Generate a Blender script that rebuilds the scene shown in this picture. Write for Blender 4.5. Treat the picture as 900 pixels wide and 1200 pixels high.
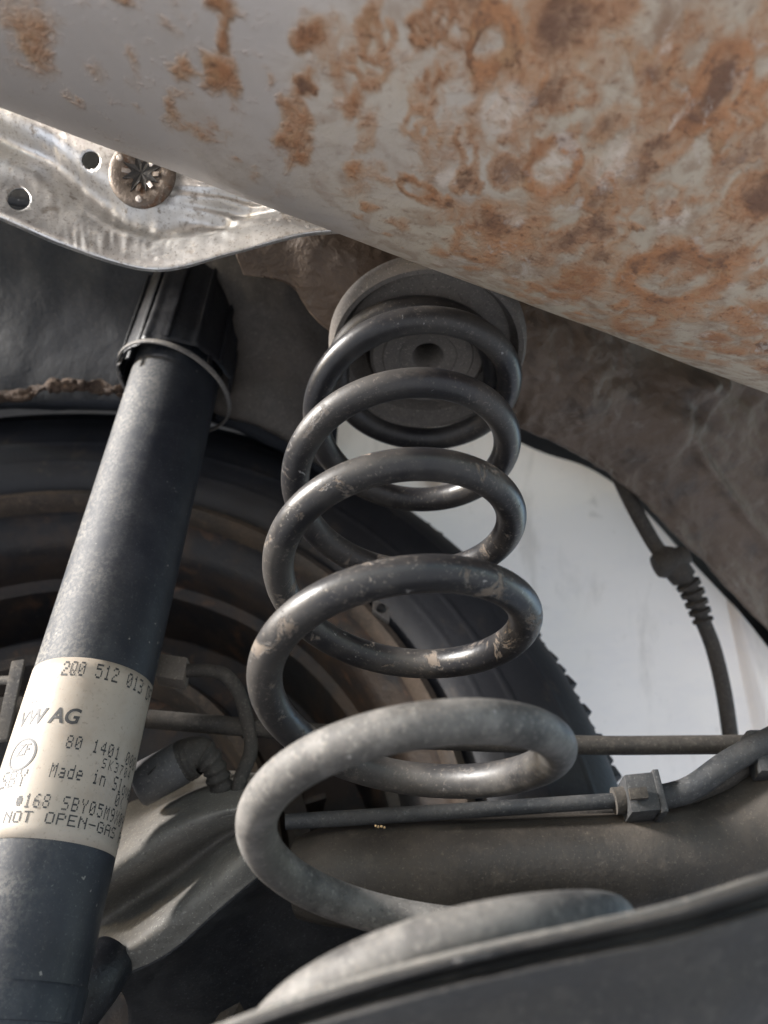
import bpy, bmesh, math, random
from math import sin, cos, pi, radians, atan2, sqrt, degrees
from mathutils import Vector, Matrix, noise

for o in list(bpy.data.objects):
    bpy.data.objects.remove(o)
scene = bpy.context.scene
COL = scene.collection
random.seed(4)

# ---------------------------------------------------------------- camera
ZC = 0.42                       # camera height above the ground
TILT = radians(41.98)           # looking up under the car
F = 870.0                       # focal length for a 900 px wide frame
cam_d = bpy.data.cameras.new('camera')
cam = bpy.data.objects.new('camera', cam_d)
COL.objects.link(cam)
cam.location = (0, 0, ZC)
cam.rotation_euler = (pi / 2 + TILT, 0, 0)
cam_d.sensor_fit = 'HORIZONTAL'
cam_d.sensor_width = 36.0
cam_d.lens = 36.0 * F / 900.0
cam_d.clip_start = 0.01
cam_d.clip_end = 500
cam_d.dof.use_dof = True
cam_d.dof.focus_distance = 0.30
cam_d.dof.aperture_fstop = 11.0
scene.camera = cam
scene.render.resolution_x = 768
scene.render.resolution_y = 1024
scene.cycles.max_bounces = 6
scene.cycles.diffuse_bounces = 4
scene.cycles.glossy_bounces = 3

# ---------------------------------------------------------------- light
SUN_FROM = Vector((-0.84, -0.30, 0.34)).normalized()     # towards the sun
world = bpy.data.worlds.new('World')
scene.world = world
world.use_nodes = True
wn = world.node_tree
bg = wn.nodes['Background']
sky = wn.nodes.new('ShaderNodeTexSky')
sky.sky_type = 'NISHITA'
sky.sun_disc = False
sky.sun_elevation = math.asin(SUN_FROM.z)
sky.sun_rotation = atan2(SUN_FROM.x, SUN_FROM.y)
wn.links.new(sky.outputs[0], bg.inputs[0])
bg.inputs[1].default_value = 0.15
sun_d = bpy.data.lights.new('sun', 'SUN')
sun_d.energy = 4.4
sun_d.angle = radians(9)
sun_d.color = (1.0, 0.97, 0.94)
sun = bpy.data.objects.new('sun', sun_d)
COL.objects.link(sun)
sun.rotation_euler = SUN_FROM.to_track_quat('Z', 'Y').to_euler()
vs = scene.view_settings
vs.view_transform = 'Standard'
vs.look = 'None'
vs.exposure = 1.7
vs.gamma = 1.0
vs.use_curve_mapping = False

# ---------------------------------------------------------------- helpers
CA, SA = cos(TILT), sin(TILT)


def ray(px, py):
    X = (px - 450) / F
    Y = (py - 600) / F
    return Vector((X, CA + Y * SA, SA - Y * CA))


def at(px, py, d):
    """world point seen at photo pixel (px,py) at depth d (m)"""
    return ray(px, py) * d + Vector((0, 0, ZC))


def onz(px, py, z):
    r = ray(px, py)
    return at(px, py, z / r.z)


def onplane(px, py, p, n):
    r = ray(px, py)
    o = Vector((0, 0, ZC))
    return o + r * ((p - o).dot(n) / r.dot(n))


def new_obj(name, me, mat, parent=None):
    o = bpy.data.objects.new(name, me)
    COL.objects.link(o)
    if mat is not None and not me.materials:
        me.materials.append(mat)
    if parent is not None:
        o.parent = parent
        if parent.type == 'EMPTY':
            o.location = -parent.location
    return o


def from_bm(name, bm, mat, parent=None, smooth=True, sharp=None):
    bmesh.ops.recalc_face_normals(bm, faces=bm.faces)
    me = bpy.data.meshes.new(name)
    bm.to_mesh(me)
    bm.free()
    if smooth:
        me.polygons.foreach_set('use_smooth', [True] * len(me.polygons))
        if sharp:
            me.set_sharp_from_angle(angle=radians(sharp))
    return new_obj(name, me, mat, parent)


def thing(name, label, cat, loc, group=None):
    o = bpy.data.objects.new(name, None)
    o.empty_display_size = 0.02
    COL.objects.link(o)
    o.location = loc
    o['label'] = label
    o['category'] = cat
    if group:
        o['group'] = group
    return o


def tag(o, label, cat, group=None):
    o['label'] = label
    o['category'] = cat
    if group:
        o['group'] = group
    return o


def cr(ps, t):
    """Catmull-Rom through list of vectors / floats, t in 0..1"""
    n = len(ps) - 1
    x = min(max(t, 0.0), 1.0) * n
    i = min(int(x), n - 1)
    f = x - i
    p1, p2 = ps[i], ps[i + 1]
    p0 = ps[i - 1] if i > 0 else p1 * 2 - p2
    p3 = ps[i + 2] if i + 2 <= n else p2 * 2 - p1
    return 0.5 * ((2 * p1) + (p2 - p0) * f + (2 * p0 - 5 * p1 + 4 * p2 - p3) * f * f
                  + (3 * p1 - p0 - 3 * p2 + p3) * f * f * f)


def sweep(bm, pts, rad, seg=16, cap=True, squash=1.0):
    """tube along points; rad float or list; parallel transported frame"""
    n = len(pts)
    tans = []
    for i in range(n):
        a = pts[max(i - 1, 0)]
        b = pts[min(i + 1, n - 1)]
        tans.append((b - a).normalized())
    ref = Vector((0, 0, 1)) if abs(tans[0].z) < 0.9 else Vector((1, 0, 0))
    u = tans[0].cross(ref).normalized()
    rings = []
    for i in range(n):
        u = (u - tans[i] * u.dot(tans[i])).normalized()
        w = tans[i].cross(u)
        r = rad if isinstance(rad, (int, float)) else rad[i]
        rings.append([bm.verts.new(pts[i] + (u * cos(2 * pi * k / seg) + w * sin(2 * pi * k / seg) * squash) * r)
                      for k in range(seg)])
    for i in range(n - 1):
        for k in range(seg):
            bm.faces.new((rings[i][k], rings[i][(k + 1) % seg], rings[i + 1][(k + 1) % seg], rings[i + 1][k]))
    if cap:
        bm.faces.new(rings[0][::-1])
        bm.faces.new(rings[-1])


def tube(name, ctrl, rad, mat, parent=None, seg=16, n=40, sharp=50):
    pts = [cr(ctrl, i / (n - 1)) for i in range(n)]
    if isinstance(rad, (list, tuple)):
        rl = list(rad)
        rad = [cr(rl, i / (n - 1)) for i in range(n)]
    bm = bmesh.new()
    sweep(bm, pts, rad, seg)
    return from_bm(name, bm, mat, parent, sharp=sharp)


def frame(axis, hint=None):
    a = axis.normalized()
    h = hint if hint is not None else (Vector((0, 0, 1)) if abs(a.z) < 0.9 else Vector((1, 0, 0)))
    u = (h - a * h.dot(a)).normalized()
    return u, a.cross(u), a


def lathe_bm(bm, prof, base, axis, seg=48, hint=None, close=False, rmod=None):
    u, w, a = frame(axis, hint)
    rings = []
    for r, h in prof:
        ring = []
        for k in range(seg):
            t = 2 * pi * k / seg
            rr = r * (rmod(t, r, h) if rmod else 1.0)
            ring.append(bm.verts.new(base + a * h + (u * cos(t) + w * sin(t)) * rr))
        rings.append(ring)
    m = len(rings)
    for i in range(m if close else m - 1):
        A, B = rings[i], rings[(i + 1) % m]
        for k in range(seg):
            bm.faces.new((A[k], A[(k + 1) % seg], B[(k + 1) % seg], B[k]))
    return rings


def lathe(name, prof, base, axis, mat, parent=None, seg=48, hint=None, close=False, caps=False, rmod=None, sharp=40):
    bm = bmesh.new()
    R = lathe_bm(bm, prof, base, axis, seg, hint, close, rmod)
    if caps:
        bm.faces.new(R[0][::-1])
        bm.faces.new(R[-1])
    return from_bm(name, bm, mat, parent, sharp=sharp)


def box_bm(bm, c, u, v, w, su, sv, sw, bev=0.0):
    vs_ = []
    for i in (-1, 1):
        for j in (-1, 1):
            for k in (-1, 1):
                vs_.append(bm.verts.new(c + u * (su * i / 2) + v * (sv * j / 2) + w * (sw * k / 2)))
    for f in ((0, 1, 3, 2), (4, 6, 7, 5), (0, 4, 5, 1), (2, 3, 7, 6), (0, 2, 6, 4), (1, 5, 7, 3)):
        bm.faces.new([vs_[i] for i in f])
    if bev:
        es = list({e for v_ in vs_ for e in v_.link_edges})
        bmesh.ops.bevel(bm, geom=es, offset=bev, segments=2, affect='EDGES', profile=0.6)


def box(name, c, u, v, w, su, sv, sw, mat, parent=None, bev=0.001):
    bm = bmesh.new()
    box_bm(bm, c, u.normalized(), v.normalized(), w.normalized(), su, sv, sw, bev)
    return from_bm(name, bm, mat, parent, sharp=35)


def fbm(p, octs=4):
    return noise.fractal(p, 1.0, 2.0, octs, noise_basis='PERLIN_ORIGINAL')


def loft(name, rows, nu, nv, mat, parent=None, thick=0.002, disp=None, keep=None, toward=None):
    """rows: list of lists of world points. disp(u,v,p)->metres along normal towards the camera"""
    nr = len(rows)
    P = []
    for j in range(nv + 1):
        v = j / nv
        line = []
        for i in range(nu + 1):
            u = i / nu
            line.append(cr([cr(r, u) for r in rows], v))
        P.append(line)
    camp = Vector((0, 0, ZC))
    N = [[None] * (nu + 1) for _ in range(nv + 1)]
    for j in range(nv + 1):
        for i in range(nu + 1):
            du = P[j][min(i + 1, nu)] - P[j][max(i - 1, 0)]
            dv = P[min(j + 1, nv)][i] - P[max(j - 1, 0)][i]
            n = du.cross(dv)
            n = n.normalized() if n.length > 1e-12 else Vector((0, -1, 0))
            N[j][i] = n
    mid = P[nv // 2][nu // 2]
    s = 1.0 if N[nv // 2][nu // 2].dot(camp - mid) > 0 else -1.0
    bm = bmesh.new()
    V = []
    for j in range(nv + 1):
        row = []
        for i in range(nu + 1):
            p = P[j][i]
            if disp:
                p = p + N[j][i] * s * disp(i / nu, j / nv, p)
            row.append(bm.verts.new(p))
        V.append(row)
    for j in range(nv):
        for i in range(nu):
            bm.faces.new((V[j][i], V[j][i + 1], V[j + 1][i + 1], V[j + 1][i]))
    if keep:
        keep(bm)
    bm.normal_update()
    if (bm.faces[:][len(bm.faces) // 2].normal.dot(camp - mid)) < 0:
        bmesh.ops.reverse_faces(bm, faces=bm.faces)
    me = bpy.data.meshes.new(name)
    bm.to_mesh(me)
    bm.free()
    me.polygons.foreach_set('use_smooth', [True] * len(me.polygons))
    o = new_obj(name, me, mat, parent)
    if thick:
        m = o.modifiers.new('thickness', 'SOLIDIFY')
        m.thickness = thick
        m.offset = -1
    return o


def pr(*q):
    """row of points from (px,py,depth)"""
    return [at(*c) for c in q]


# ---------------------------------------------------------------- materials
class Mat:
    def __init__(self, name, col, rough=0.6, metal=0.0, spec=0.5):
        self.m = bpy.data.materials.new(name)
        self.m.use_nodes = True
        self.t = self.m.node_tree
        self.b = self.t.nodes['Principled BSDF']
        self.tc = self.t.nodes.new('ShaderNodeTexCoord')
        self.b.inputs['Roughness'].default_value = rough
        self.b.inputs['Metallic'].default_value = metal
        self.b.inputs['Specular IOR Level'].default_value = spec
        self.b.inputs['Base Color'].default_value = (*col, 1)
        self.col = None
        self.c0 = col
        self.hgt = None
        self.r = None
        self.r0 = rough
        self.co = self.tc.outputs['Object']

    def n(self, kind, **kw):
        x = self.t.nodes.new(kind)
        for k, v in kw.items():
            setattr(x, k, v)
        return x

    def lk(self, a, b):
        self.t.links.new(a, b)

    def math(self, op, a, b=None, clamp=False):
        x = self.n('ShaderNodeMath', operation=op, use_clamp=clamp)
        for i, v in enumerate((a, b)):
            if v is None:
                continue
            if isinstance(v, (int, float)):
                x.inputs[i].default_value = v
            else:
                self.lk(v, x.inputs[i])
        return x.outputs[0]

    def noise(self, scale, detail=4, rough=0.55, dist=0.0, stretch=None, off=(0, 0, 0)):
        x = self.n('ShaderNodeTexNoise')
        x.inputs['Scale'].default_value = scale
        x.inputs['Detail'].default_value = detail
        x.inputs['Roughness'].default_value = rough
        x.inputs['Distortion'].default_value = dist
        mp = self.n('ShaderNodeMapping')
        mp.inputs['Location'].default_value = off
        if stretch:
            mp.inputs['Scale'].default_value = stretch
        self.lk(self.co, mp.inputs[0])
        self.lk(mp.outputs[0], x.inputs['Vector'])
        return x.outputs['Fac']

    def vor(self, scale, warp=0.0, wscale=20, feature='F1', rnd=1.0, off=(0, 0, 0)):
        x = self.n('ShaderNodeTexVoronoi', feature=feature)
        x.inputs['Scale'].default_value = scale
        x.inputs['Randomness'].default_value = rnd
        src = self.co
        mp = self.n('ShaderNodeMapping')
        mp.inputs['Location'].default_value = off
        self.lk(src, mp.inputs[0])
        src = mp.outputs[0]
        if warp:
            nz = self.n('ShaderNodeTexNoise')
            nz.inputs['Scale'].default_value = wscale
            nz.inputs['Detail'].default_value = 3
            self.lk(self.co, nz.inputs['Vector'])
            vm = self.n('ShaderNodeVectorMath', operation='SUBTRACT')
            self.lk(nz.outputs['Color'], vm.inputs[0])
            vm.inputs[1].default_value = (.5, .5, .5)
            vs2 = self.n('ShaderNodeVectorMath', operation='SCALE')
            self.lk(vm.outputs[0], vs2.inputs[0])
            vs2.inputs['Scale'].default_value = warp
            va = self.n('ShaderNodeVectorMath', operation='ADD')
            self.lk(src, va.inputs[0])
            self.lk(vs2.outputs[0], va.inputs[1])
            src = va.outputs[0]
        self.lk(src, x.inputs['Vector'])
        return x.outputs['Distance']

    def ramp(self, fac, lo, hi):
        x = self.n('ShaderNodeMapRange', interpolation_type='SMOOTHSTEP')
        self.lk(fac, x.inputs[0])
        x.inputs[1].default_value = lo
        x.inputs[2].default_value = hi
        return x.outputs[0]

    def axis(self, k, lo, hi):
        s = self.n('ShaderNodeSeparateXYZ')
        self.lk(self.co, s.inputs[0])
        return self.ramp(s.outputs[k], lo, hi)

    def layer(self, col, fac, strength=1.0):
        x = self.n('ShaderNodeMix', data_type='RGBA')
        if self.col is None:
            x.inputs[6].default_value = (*self.c0, 1)
        else:
            self.lk(self.col, x.inputs[6])
        x.inputs[7].default_value = (*col, 1)
        if strength != 1.0:
            fac = self.math('MULTIPLY', fac, strength)
        self.lk(fac, x.inputs[0])
        self.col = x.outputs[2]
        return self

    def rlayer(self, r, fac):
        x = self.n('ShaderNodeMix', data_type='FLOAT')
        if self.r is None:
            x.inputs[2].default_value = self.r0
        else:
            self.lk(self.r, x.inputs[2])
        x.inputs[3].default_value = r
        self.lk(fac, x.inputs[0])
        self.r = x.outputs[0]
        return self

    def metal(self, fac, a, b):
        x = self.n('ShaderNodeMapRange')
        self.lk(fac, x.inputs[0])
        x.inputs[3].default_value = a
        x.inputs[4].default_value = b
        self.lk(x.outputs[0], self.b.inputs['Metallic'])

    def bump(self, h, dist, strength=1.0):
        x = self.n('ShaderNodeBump')
        x.inputs['Distance'].default_value = dist
        x.inputs['Strength'].default_value = strength
        self.lk(h, x.inputs['Height'])
        if self.hgt is not None:
            self.lk(self.hgt, x.inputs['Normal'])
        self.hgt = x.outputs[0]
        return self

    def done(self):
        if self.col is not None:
            self.lk(self.col, self.b.inputs['Base Color'])
        if self.r is not None:
            self.lk(self.r, self.b.inputs['Roughness'])
        if self.hgt is not None:
            self.lk(self.hgt, self.b.inputs['Normal'])
        return self.m


def m_muffler():
    m = Mat('aluminised_steel_rusting', (0.50, 0.45, 0.415), 0.42, 0.35)
    at_ = m.n('ShaderNodeVertexColor', layer_name='rust')
    sp = m.n('ShaderNodeSeparateColor')
    m.lk(at_.outputs[0], sp.inputs[0])
    veil = at_.outputs['Alpha']
    fine = m.noise(85, 6, .72, .3)
    grit = m.noise(300, 4, .72)
    brk = m.math('MULTIPLY', m.math('SUBTRACT', fine, .5), 1.3)
    brg = m.math('ADD', brk, m.math('MULTIPLY', m.math('SUBTRACT', grit, .5), .9))
    org = m.ramp(m.math('ADD', sp.outputs[0], brg), .06, 1.12)
    halo = m.ramp(m.math('ADD', sp.outputs[0], m.math('MULTIPLY', brk, .6)), .02, .60)
    drk = m.ramp(m.math('ADD', sp.outputs[1], brg), .26, .88)
    pal = m.ramp(m.math('ADD', sp.outputs[2], brg), .30, .80)
    soft = m.noise(13, 5, .62, .3)
    m.layer((0.41, 0.36, 0.32), m.ramp(soft, .40, .68), .6)
    m.layer((0.43, 0.355, 0.26), veil, .8)
    # tide marks: contour bands of a slow noise
    nz = m.noise(24, 3, .5, .5, off=(2, 6, 3))
    for lv, wd, col, st in ((.50, .05, (0.21, 0.12, 0.068), .55), (.60, .035, (0.17, 0.095, 0.056), .5)):
        bnd = m.math('SUBTRACT', 1.0, m.ramp(m.math('ABSOLUTE', m.math('SUBTRACT', nz, lv)), wd * .25, wd))
        m.layer(col, m.math('MULTIPLY', m.math('MULTIPLY', bnd, veil), m.ramp(fine, .36, .58)), st)
    cloud = m.math('MULTIPLY', m.ramp(m.noise(33, 6, .7, .6, off=(7, 1, 3)), .50, .70), veil)
    m.layer((0.215, 0.118, 0.066), cloud, .75)
    m.layer((0.40, 0.29, 0.195), halo, .8)
    m.layer((0.42, 0.172, 0.062), org, .78)
    m.layer((0.26, 0.120, 0.058), m.math('MULTIPLY', org, m.ramp(m.noise(48, 6, .72, .3, off=(2, 8, 3)), .42, .62)), .75)
    m.layer((0.40, 0.255, 0.14), m.math('MULTIPLY', org, m.ramp(m.noise(130, 5, .65, off=(3, 1, 1)), .50, .68)), .6)
    m.layer((0.135, 0.070, 0.044), drk, .85)
    m.layer((0.62, 0.53, 0.45), m.math('MULTIPLY', pal, m.ramp(m.noise(70, 6, .75, .4, off=(5, 8, 3)), .38, .60)), .8)
    wl = m.math('MULTIPLY', m.ramp(m.noise(46, 6, .7, .5, off=(1, 9, 5)), .60, .68), veil)
    m.layer((0.47, 0.40, 0.345), wl, .7)
    m.layer((0.12, 0.06, 0.038), m.math('MULTIPLY', m.ramp(grit, .56, .66), m.math('MAXIMUM', org, m.math('MULTIPLY', veil, .6))), .6)
    m.rlayer(.78, org)
    m.rlayer(.72, veil)
    m.metal(veil, .40, .10)
    m.bump(org, .0004, .7)
    m.bump(m.math('MULTIPLY', fine, m.math('MAXIMUM', org, veil)), .0016, .7)
    m.bump(m.math('MULTIPLY', grit, org), .0007, .8)
    m.bump(fine, .0003, .5)
    return m.done()


def m_spring():
    m = Mat('spring_black_paint_dusty', (0.012, 0.012, 0.014), 0.36, 0.0, .45)
    low = m.math('SUBTRACT', 1.0, m.axis(2, ZC + .088, ZC + .122))
    mid = m.noise(26, 5, .62)
    # grey-tan road dust, thick on the lowest coils
    m.layer((0.058, 0.052, 0.046), m.ramp(mid, .38, .66), .6)
    m.layer((0.105, 0.100, 0.094), m.math('MULTIPLY', low, m.ramp(m.noise(30, 5, .6, off=(2, 2, 2)), .22, .60)), .85)
    m.layer((0.165, 0.156, 0.146), m.math('MULTIPLY', low, m.ramp(m.noise(75, 5, .65, off=(1, 4, 3)), .44, .66)), .6)
    m.layer((0.045, 0.042, 0.040), m.math('MULTIPLY', low, m.ramp(m.noise(24, 6, .7, .3, off=(8, 1, 2)), .50, .66)), .7)
    m.layer((0.24, 0.225, 0.205), m.math('MULTIPLY', low, m.ramp(m.noise(480, 4, .75, off=(1, 1, 5)), .53, .68)), .45)
    # chipped patches with a tan primer showing
    band = m.math('MULTIPLY', m.axis(2, ZC + .10, ZC + .135), m.math('SUBTRACT', 1.0, m.axis(2, ZC + .20, ZC + .25)))
    chip = m.ramp(m.noise(70, 7, .72, .5, off=(7, 3, 5)), .578, .63)
    chip = m.math('MULTIPLY', chip, band)
    m.layer((0.135, 0.108, 0.086), chip, .85)
    ch2 = m.ramp(m.noise(190, 4, .6, .5, off=(1, 1, 8)), .69, .74)
    m.layer((0.30, 0.29, 0.28), ch2, .7)
    sp = m.ramp(m.noise(620, 3, .75), .55, .72)
    m.layer((0.16, 0.14, 0.12), m.math('MULTIPLY', sp, m.ramp(m.noise(38, 4, .6, off=(4, 1, 6)), .34, .58)), .7)
    m.layer((0.02, 0.02, 0.022), m.math('MULTIPLY', low, m.ramp(m.noise(540, 3, .75, off=(3, 1, 2)), .55, .70)), .5)
    m.rlayer(.75, low)
    m.rlayer(.55, m.ramp(mid, .4, .7))
    m.rlayer(.8, chip)
    m.bump(chip, -.0003, .8)
    m.bump(m.noise(330, 4, .65), .00018, .6)
    m.bump(m.noise(60, 3, .5), .0005, .4)
    return m.done()


def m_dusty(name, base, dust, amt=.5, rough=.6, scale=25, metal=0., bumpd=.0004, spec=.4, speck=.4, rust=None, grain=.45):
    m = Mat(name, base, rough, metal, spec)
    a = m.ramp(m.noise(scale, 6, .62, .3), .35, .68)
    m.layer(dust, a, amt)
    b = m.ramp(m.noise(scale * 7, 4, .65, off=(3, 1, 2)), .5, .72)
    m.layer(tuple(min(c * 1.5, .9) for c in dust), b, speck)
    if rust:
        r = m.ramp(m.noise(scale * 1.7, 6, .68, .5, off=(5, 5, 1)), .52, .64)
        m.layer(rust, r, .8)
        m.rlayer(.85, r)
    gr_ = m.noise(820, 2, .7, off=(2, 2, 7))
    m.layer(tuple(min(c * 2.4, .8) for c in dust), m.ramp(gr_, .57, .74), grain)
    m.layer(tuple(c * .4 for c in base), m.ramp(m.noise(500, 3, .7, off=(6, 2, 1)), .56, .70), grain)
    m.rlayer(min(rough + .25, .95), a)
    m.bump(m.noise(scale * 12, 4, .65), bumpd, .7)
    return m.done()


def m_damper():
    m = Mat('damper_satin_black_dusty', (0.011, 0.014, 0.021), 0.50, 0.0, .4)
    # fine settled dust, heavier towards the left side
    side = m.math('SUBTRACT', 1.0, m.axis(0, -.152, -.112))
    sp = m.ramp(m.noise(560, 5, .78), .42, .60)
    bl = m.ramp(m.noise(55, 4, .6), .3, .7)
    m.layer((0.23, 0.21, 0.178), m.math('MULTIPLY', m.math('MULTIPLY', sp, side), bl), .9)
    m.layer((0.05, 0.055, 0.062), bl, .35)
    m.layer((0.25, 0.24, 0.22), m.ramp(m.noise(300, 2, .5, off=(3, 3, 3)), .71, .76), .7)
    m.layer((0.10, 0.095, 0.085), m.ramp(m.noise(30, 6, .75, .4, (1, 1, .35), off=(5, 2, 1)), .56, .72), .5)
    m.layer((0.085, 0.085, 0.085), m.ramp(m.noise(900, 2, .7, off=(1, 5, 1)), .58, .72), .45)
    m.rlayer(.7, side)
    m.bump(m.noise(500, 3, .6), .0001, .6)
    return m.done()


def m_underseal():
    m = Mat('brown_underseal', (0.100, 0.070, 0.050), 0.62, 0.0, .4)
    m.layer((0.140, 0.102, 0.076), m.ramp(m.noise(16, 5, .6), .38, .66), .8)
    m.layer((0.052, 0.042, 0.035), m.ramp(m.noise(34, 5, .6, off=(4, 2, 1)), .5, .7), .7)
    m.layer((0.19, 0.165, 0.14), m.ramp(m.noise(120, 4, .6, off=(1, 8, 1)), .58, .72), .45)
    h = m.noise(34, 5, .55, 1.2, stretch=(1, 1.6, .5))
    m.bump(h, .006, .5)
    m.bump(m.noise(110, 4, .6, .5), .0022, .7)
    m.bump(m.noise(420, 3, .6), .0004, .5)
    return m.done()


def m_shield():
    m = Mat('aluminium_heat_shield', (0.66, 0.66, 0.66), 0.28, 0.9)
    d = m.ramp(m.noise(26, 5, .6, .2), .30, .62)
    m.layer((0.44, 0.425, 0.40), d, .8)
    sp = m.ramp(m.noise(230, 4, .65), .55, .72)
    m.layer((0.24, 0.20, 0.165), sp, .65)
    m.layer((0.16, 0.13, 0.105), m.ramp(m.noise(640, 3, .75, off=(3, 3, 1)), .54, .68), .6)
    m.layer((0.20, 0.165, 0.13), m.ramp(m.noise(75, 4, .6, off=(4, 4, 4)), .62, .72), .6)
    m.metal(d, 1.0, .6)
    m.rlayer(.45, d)
    m.rlayer(.75, sp)
    m.bump(m.noise(160, 4, .6), .0004, .6)
    return m.done()


def m_label():
    m = Mat('label_paper', (0.32, 0.28, 0.235), 0.5, 0.0, .4)
    m.layer((0.26, 0.21, 0.165), m.ramp(m.noise(60, 5, .6), .45, .7), .6)
    m.layer((0.36, 0.315, 0.26), m.ramp(m.noise(40, 4, .6, off=(2, 3, 1)), .5, .7), .6)
    m.layer((0.17, 0.13, 0.10), m.ramp(m.noise(360, 3, .6), .62, .74), .6)
    m.layer((0.15, 0.11, 0.08), m.ramp(m.noise(700, 3, .7, off=(4, 4, 1)), .58, .72), .4)
    return m.done()


def m_panel():
    m = Mat('white_painted_panel', (0.88, 0.76, 0.66), 0.45, 0.0, .5)
    m.layer((0.88, 0.76, 0.64), m.ramp(m.noise(7, 5, .6), .42, .68), .6)
    m.layer((0.82, 0.71, 0.63), m.ramp(m.noise(20, 5, .65, 0, (1, 1, 3)), .45, .7), .6)
    m.layer((0.5, 0.45, 0.4), m.ramp(m.noise(240, 3, .6), .70, .78), .5)
    m.layer((0.62, 0.52, 0.43), m.ramp(m.noise(9, 5, .65, .4, (3.2, 1, .7), off=(2, 0, 4)), .54, .72), .6)
    m.layer((0.50, 0.40, 0.31), m.ramp(m.noise(60, 5, .7, .3, off=(1, 0, 4)), .62, .76), .45)
    m.bump(m.noise(14, 3, .5), .004, .3)
    mt = m.done()
    tr = m.n('ShaderNodeBsdfTranslucent')
    m.lk(m.col, tr.inputs['Color'])
    mx = m.n('ShaderNodeMixShader')
    mx.inputs[0].default_value = .42
    m.lk(m.b.outputs[0], mx.inputs[1])
    m.lk(tr.outputs[0], mx.inputs[2])
    m.lk(mx.outputs[0], m.t.nodes['Material Output'].inputs['Surface'])
    return mt


def m_tyre():
    m = Mat('tyre_rubber', (0.013, 0.014, 0.018), 0.62, 0.0, .4)
    m.layer((0.032, 0.034, 0.040), m.ramp(m.noise(13, 5, .6), .4, .7), .6)
    m.layer((0.085, 0.066, 0.050), m.ramp(m.noise(45, 5, .65, .4), .56, .74), .5)
    m.layer((0.16, 0.15, 0.14), m.ramp(m.noise(350, 3, .6), .70, .78), .5)
    m.bump(m.noise(300, 4, .6), .0004, .6)
    return m.done()


def m_rim():
    m = Mat('rusty_dark_steel', (0.014, 0.015, 0.018), 0.6, 0.1)
    m.layer((0.048, 0.032, 0.023), m.ramp(m.noise(18, 6, .65, .3), .40, .62), .85)
    m.layer((0.105, 0.058, 0.034), m.ramp(m.noise(40, 6, .7, .3, off=(3, 2, 1)), .54, .68), .7)
    m.layer((0.08, 0.07, 0.06), m.ramp(m.noise(190, 4, .65), .60, .75), .5)
    m.bump(m.noise(120, 5, .65), .0012, .7)
    return m.done()


MAT_MUFFLER = m_muffler()
MAT_SPRING = m_spring()
MAT_DAMPER = m_damper()
MAT_SEAL = m_underseal()
MAT_SHIELD = m_shield()
MAT_LABEL = m_label()
MAT_PANEL = m_panel()
MAT_TYRE = m_tyre()
MAT_RIM = m_rim()
MAT_PLASTIC = m_dusty('black_plastic_cap', (0.008, 0.009, 0.012), (0.04, 0.04, 0.045), .3, .35, 40, speck=.12)
MAT_RINGLIP = m_dusty('worn_grey_lip', (0.15, 0.145, 0.14), (0.22, 0.20, 0.175), .5, .4, 60)
MAT_RIMEDGE = m_dusty('worn_dusty_edge', (0.075, 0.073, 0.070), (0.13, 0.12, 0.108), .6, .6, 60)
MAT_RUBBER = m_dusty('dusty_rubber_pad', (0.100, 0.090, 0.082), (0.16, 0.142, 0.125), .7, .75, 22, speck=.2)
MAT_ARCH = m_dusty('wheel_arch_coating', (0.012, 0.015, 0.021), (0.030, 0.032, 0.037), .75, .65, 11, bumpd=.0012, speck=.15, spec=.25)
MAT_HOUSE = m_dusty('taupe_wheelhouse_coating', (0.070, 0.063, 0.057), (0.115, 0.10, 0.088), .75, .6, 14, bumpd=.001, speck=.2)
MAT_BEAM = m_dusty('axle_dusty_black', (0.024, 0.021, 0.018), (0.060, 0.050, 0.041), .8, .5, 16, bumpd=.0006, speck=.25, grain=.3)
MAT_ARM = m_dusty('arm_dusty_grey', (0.13, 0.122, 0.11), (0.215, 0.20, 0.178), .7, .6, 20, bumpd=.0006, speck=.2)
MAT_BLACK = m_dusty('satin_black', (0.012, 0.013, 0.016), (0.045, 0.045, 0.046), .6, .42, 18, bumpd=.0003, speck=.15)
MAT_CUPWALL = m_dusty('cup_dusty_black', (0.011, 0.011, 0.012), (0.040, 0.037, 0.034), .7, .5, 26, bumpd=.0005, speck=.4)
MAT_CABLE = m_dusty('dusty_cable', (0.030, 0.027, 0.024), (0.068, 0.060, 0.052), .6, .7, 40)
MAT_PIPE = m_dusty('dusty_brake_pipe', (0.018, 0.020, 0.023), (0.055, 0.054, 0.053), .55, .5, 40, speck=.35)
MAT_SLEEVE = m_dusty('grey_plastic_sleeve', (0.070, 0.068, 0.070), (0.10, 0.092, 0.085), .5, .6, 40, speck=.2)
MAT_CONN = m_dusty('tan_connector_plastic', (0.13, 0.115, 0.10), (0.17, 0.145, 0.12), .5, .6, 40, speck=.2)
MAT_TAN = m_dusty('dusty_drum_edge', (0.026, 0.023, 0.021), (0.080, 0.058, 0.042), .85, .75, 14, bumpd=.001, speck=.4)
MAT_BRACKET = m_dusty('worn_steel_bracket', (0.16, 0.15, 0.14), (0.28, 0.25, 0.21), .6, .5, 40, metal=.4)
MAT_WASHER = m_dusty('rusty_push_washer', (0.125, 0.10, 0.082), (0.19, 0.16, 0.135), .5, .45, 60, metal=.6, speck=.3, rust=(.15, .075, .04))
MAT_TAB = m_dusty('bright_tab_metal', (0.45, 0.42, 0.40), (0.3, 0.26, 0.22), .5, .35, 90, metal=.85)
MAT_STUD = m_dusty('dark_stud', (0.012, 0.012, 0.013), (0.04, 0.035, 0.03), .4, .5, 60)
MAT_INK = Mat('black_print', (0.022, 0.022, 0.024), .6)
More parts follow.
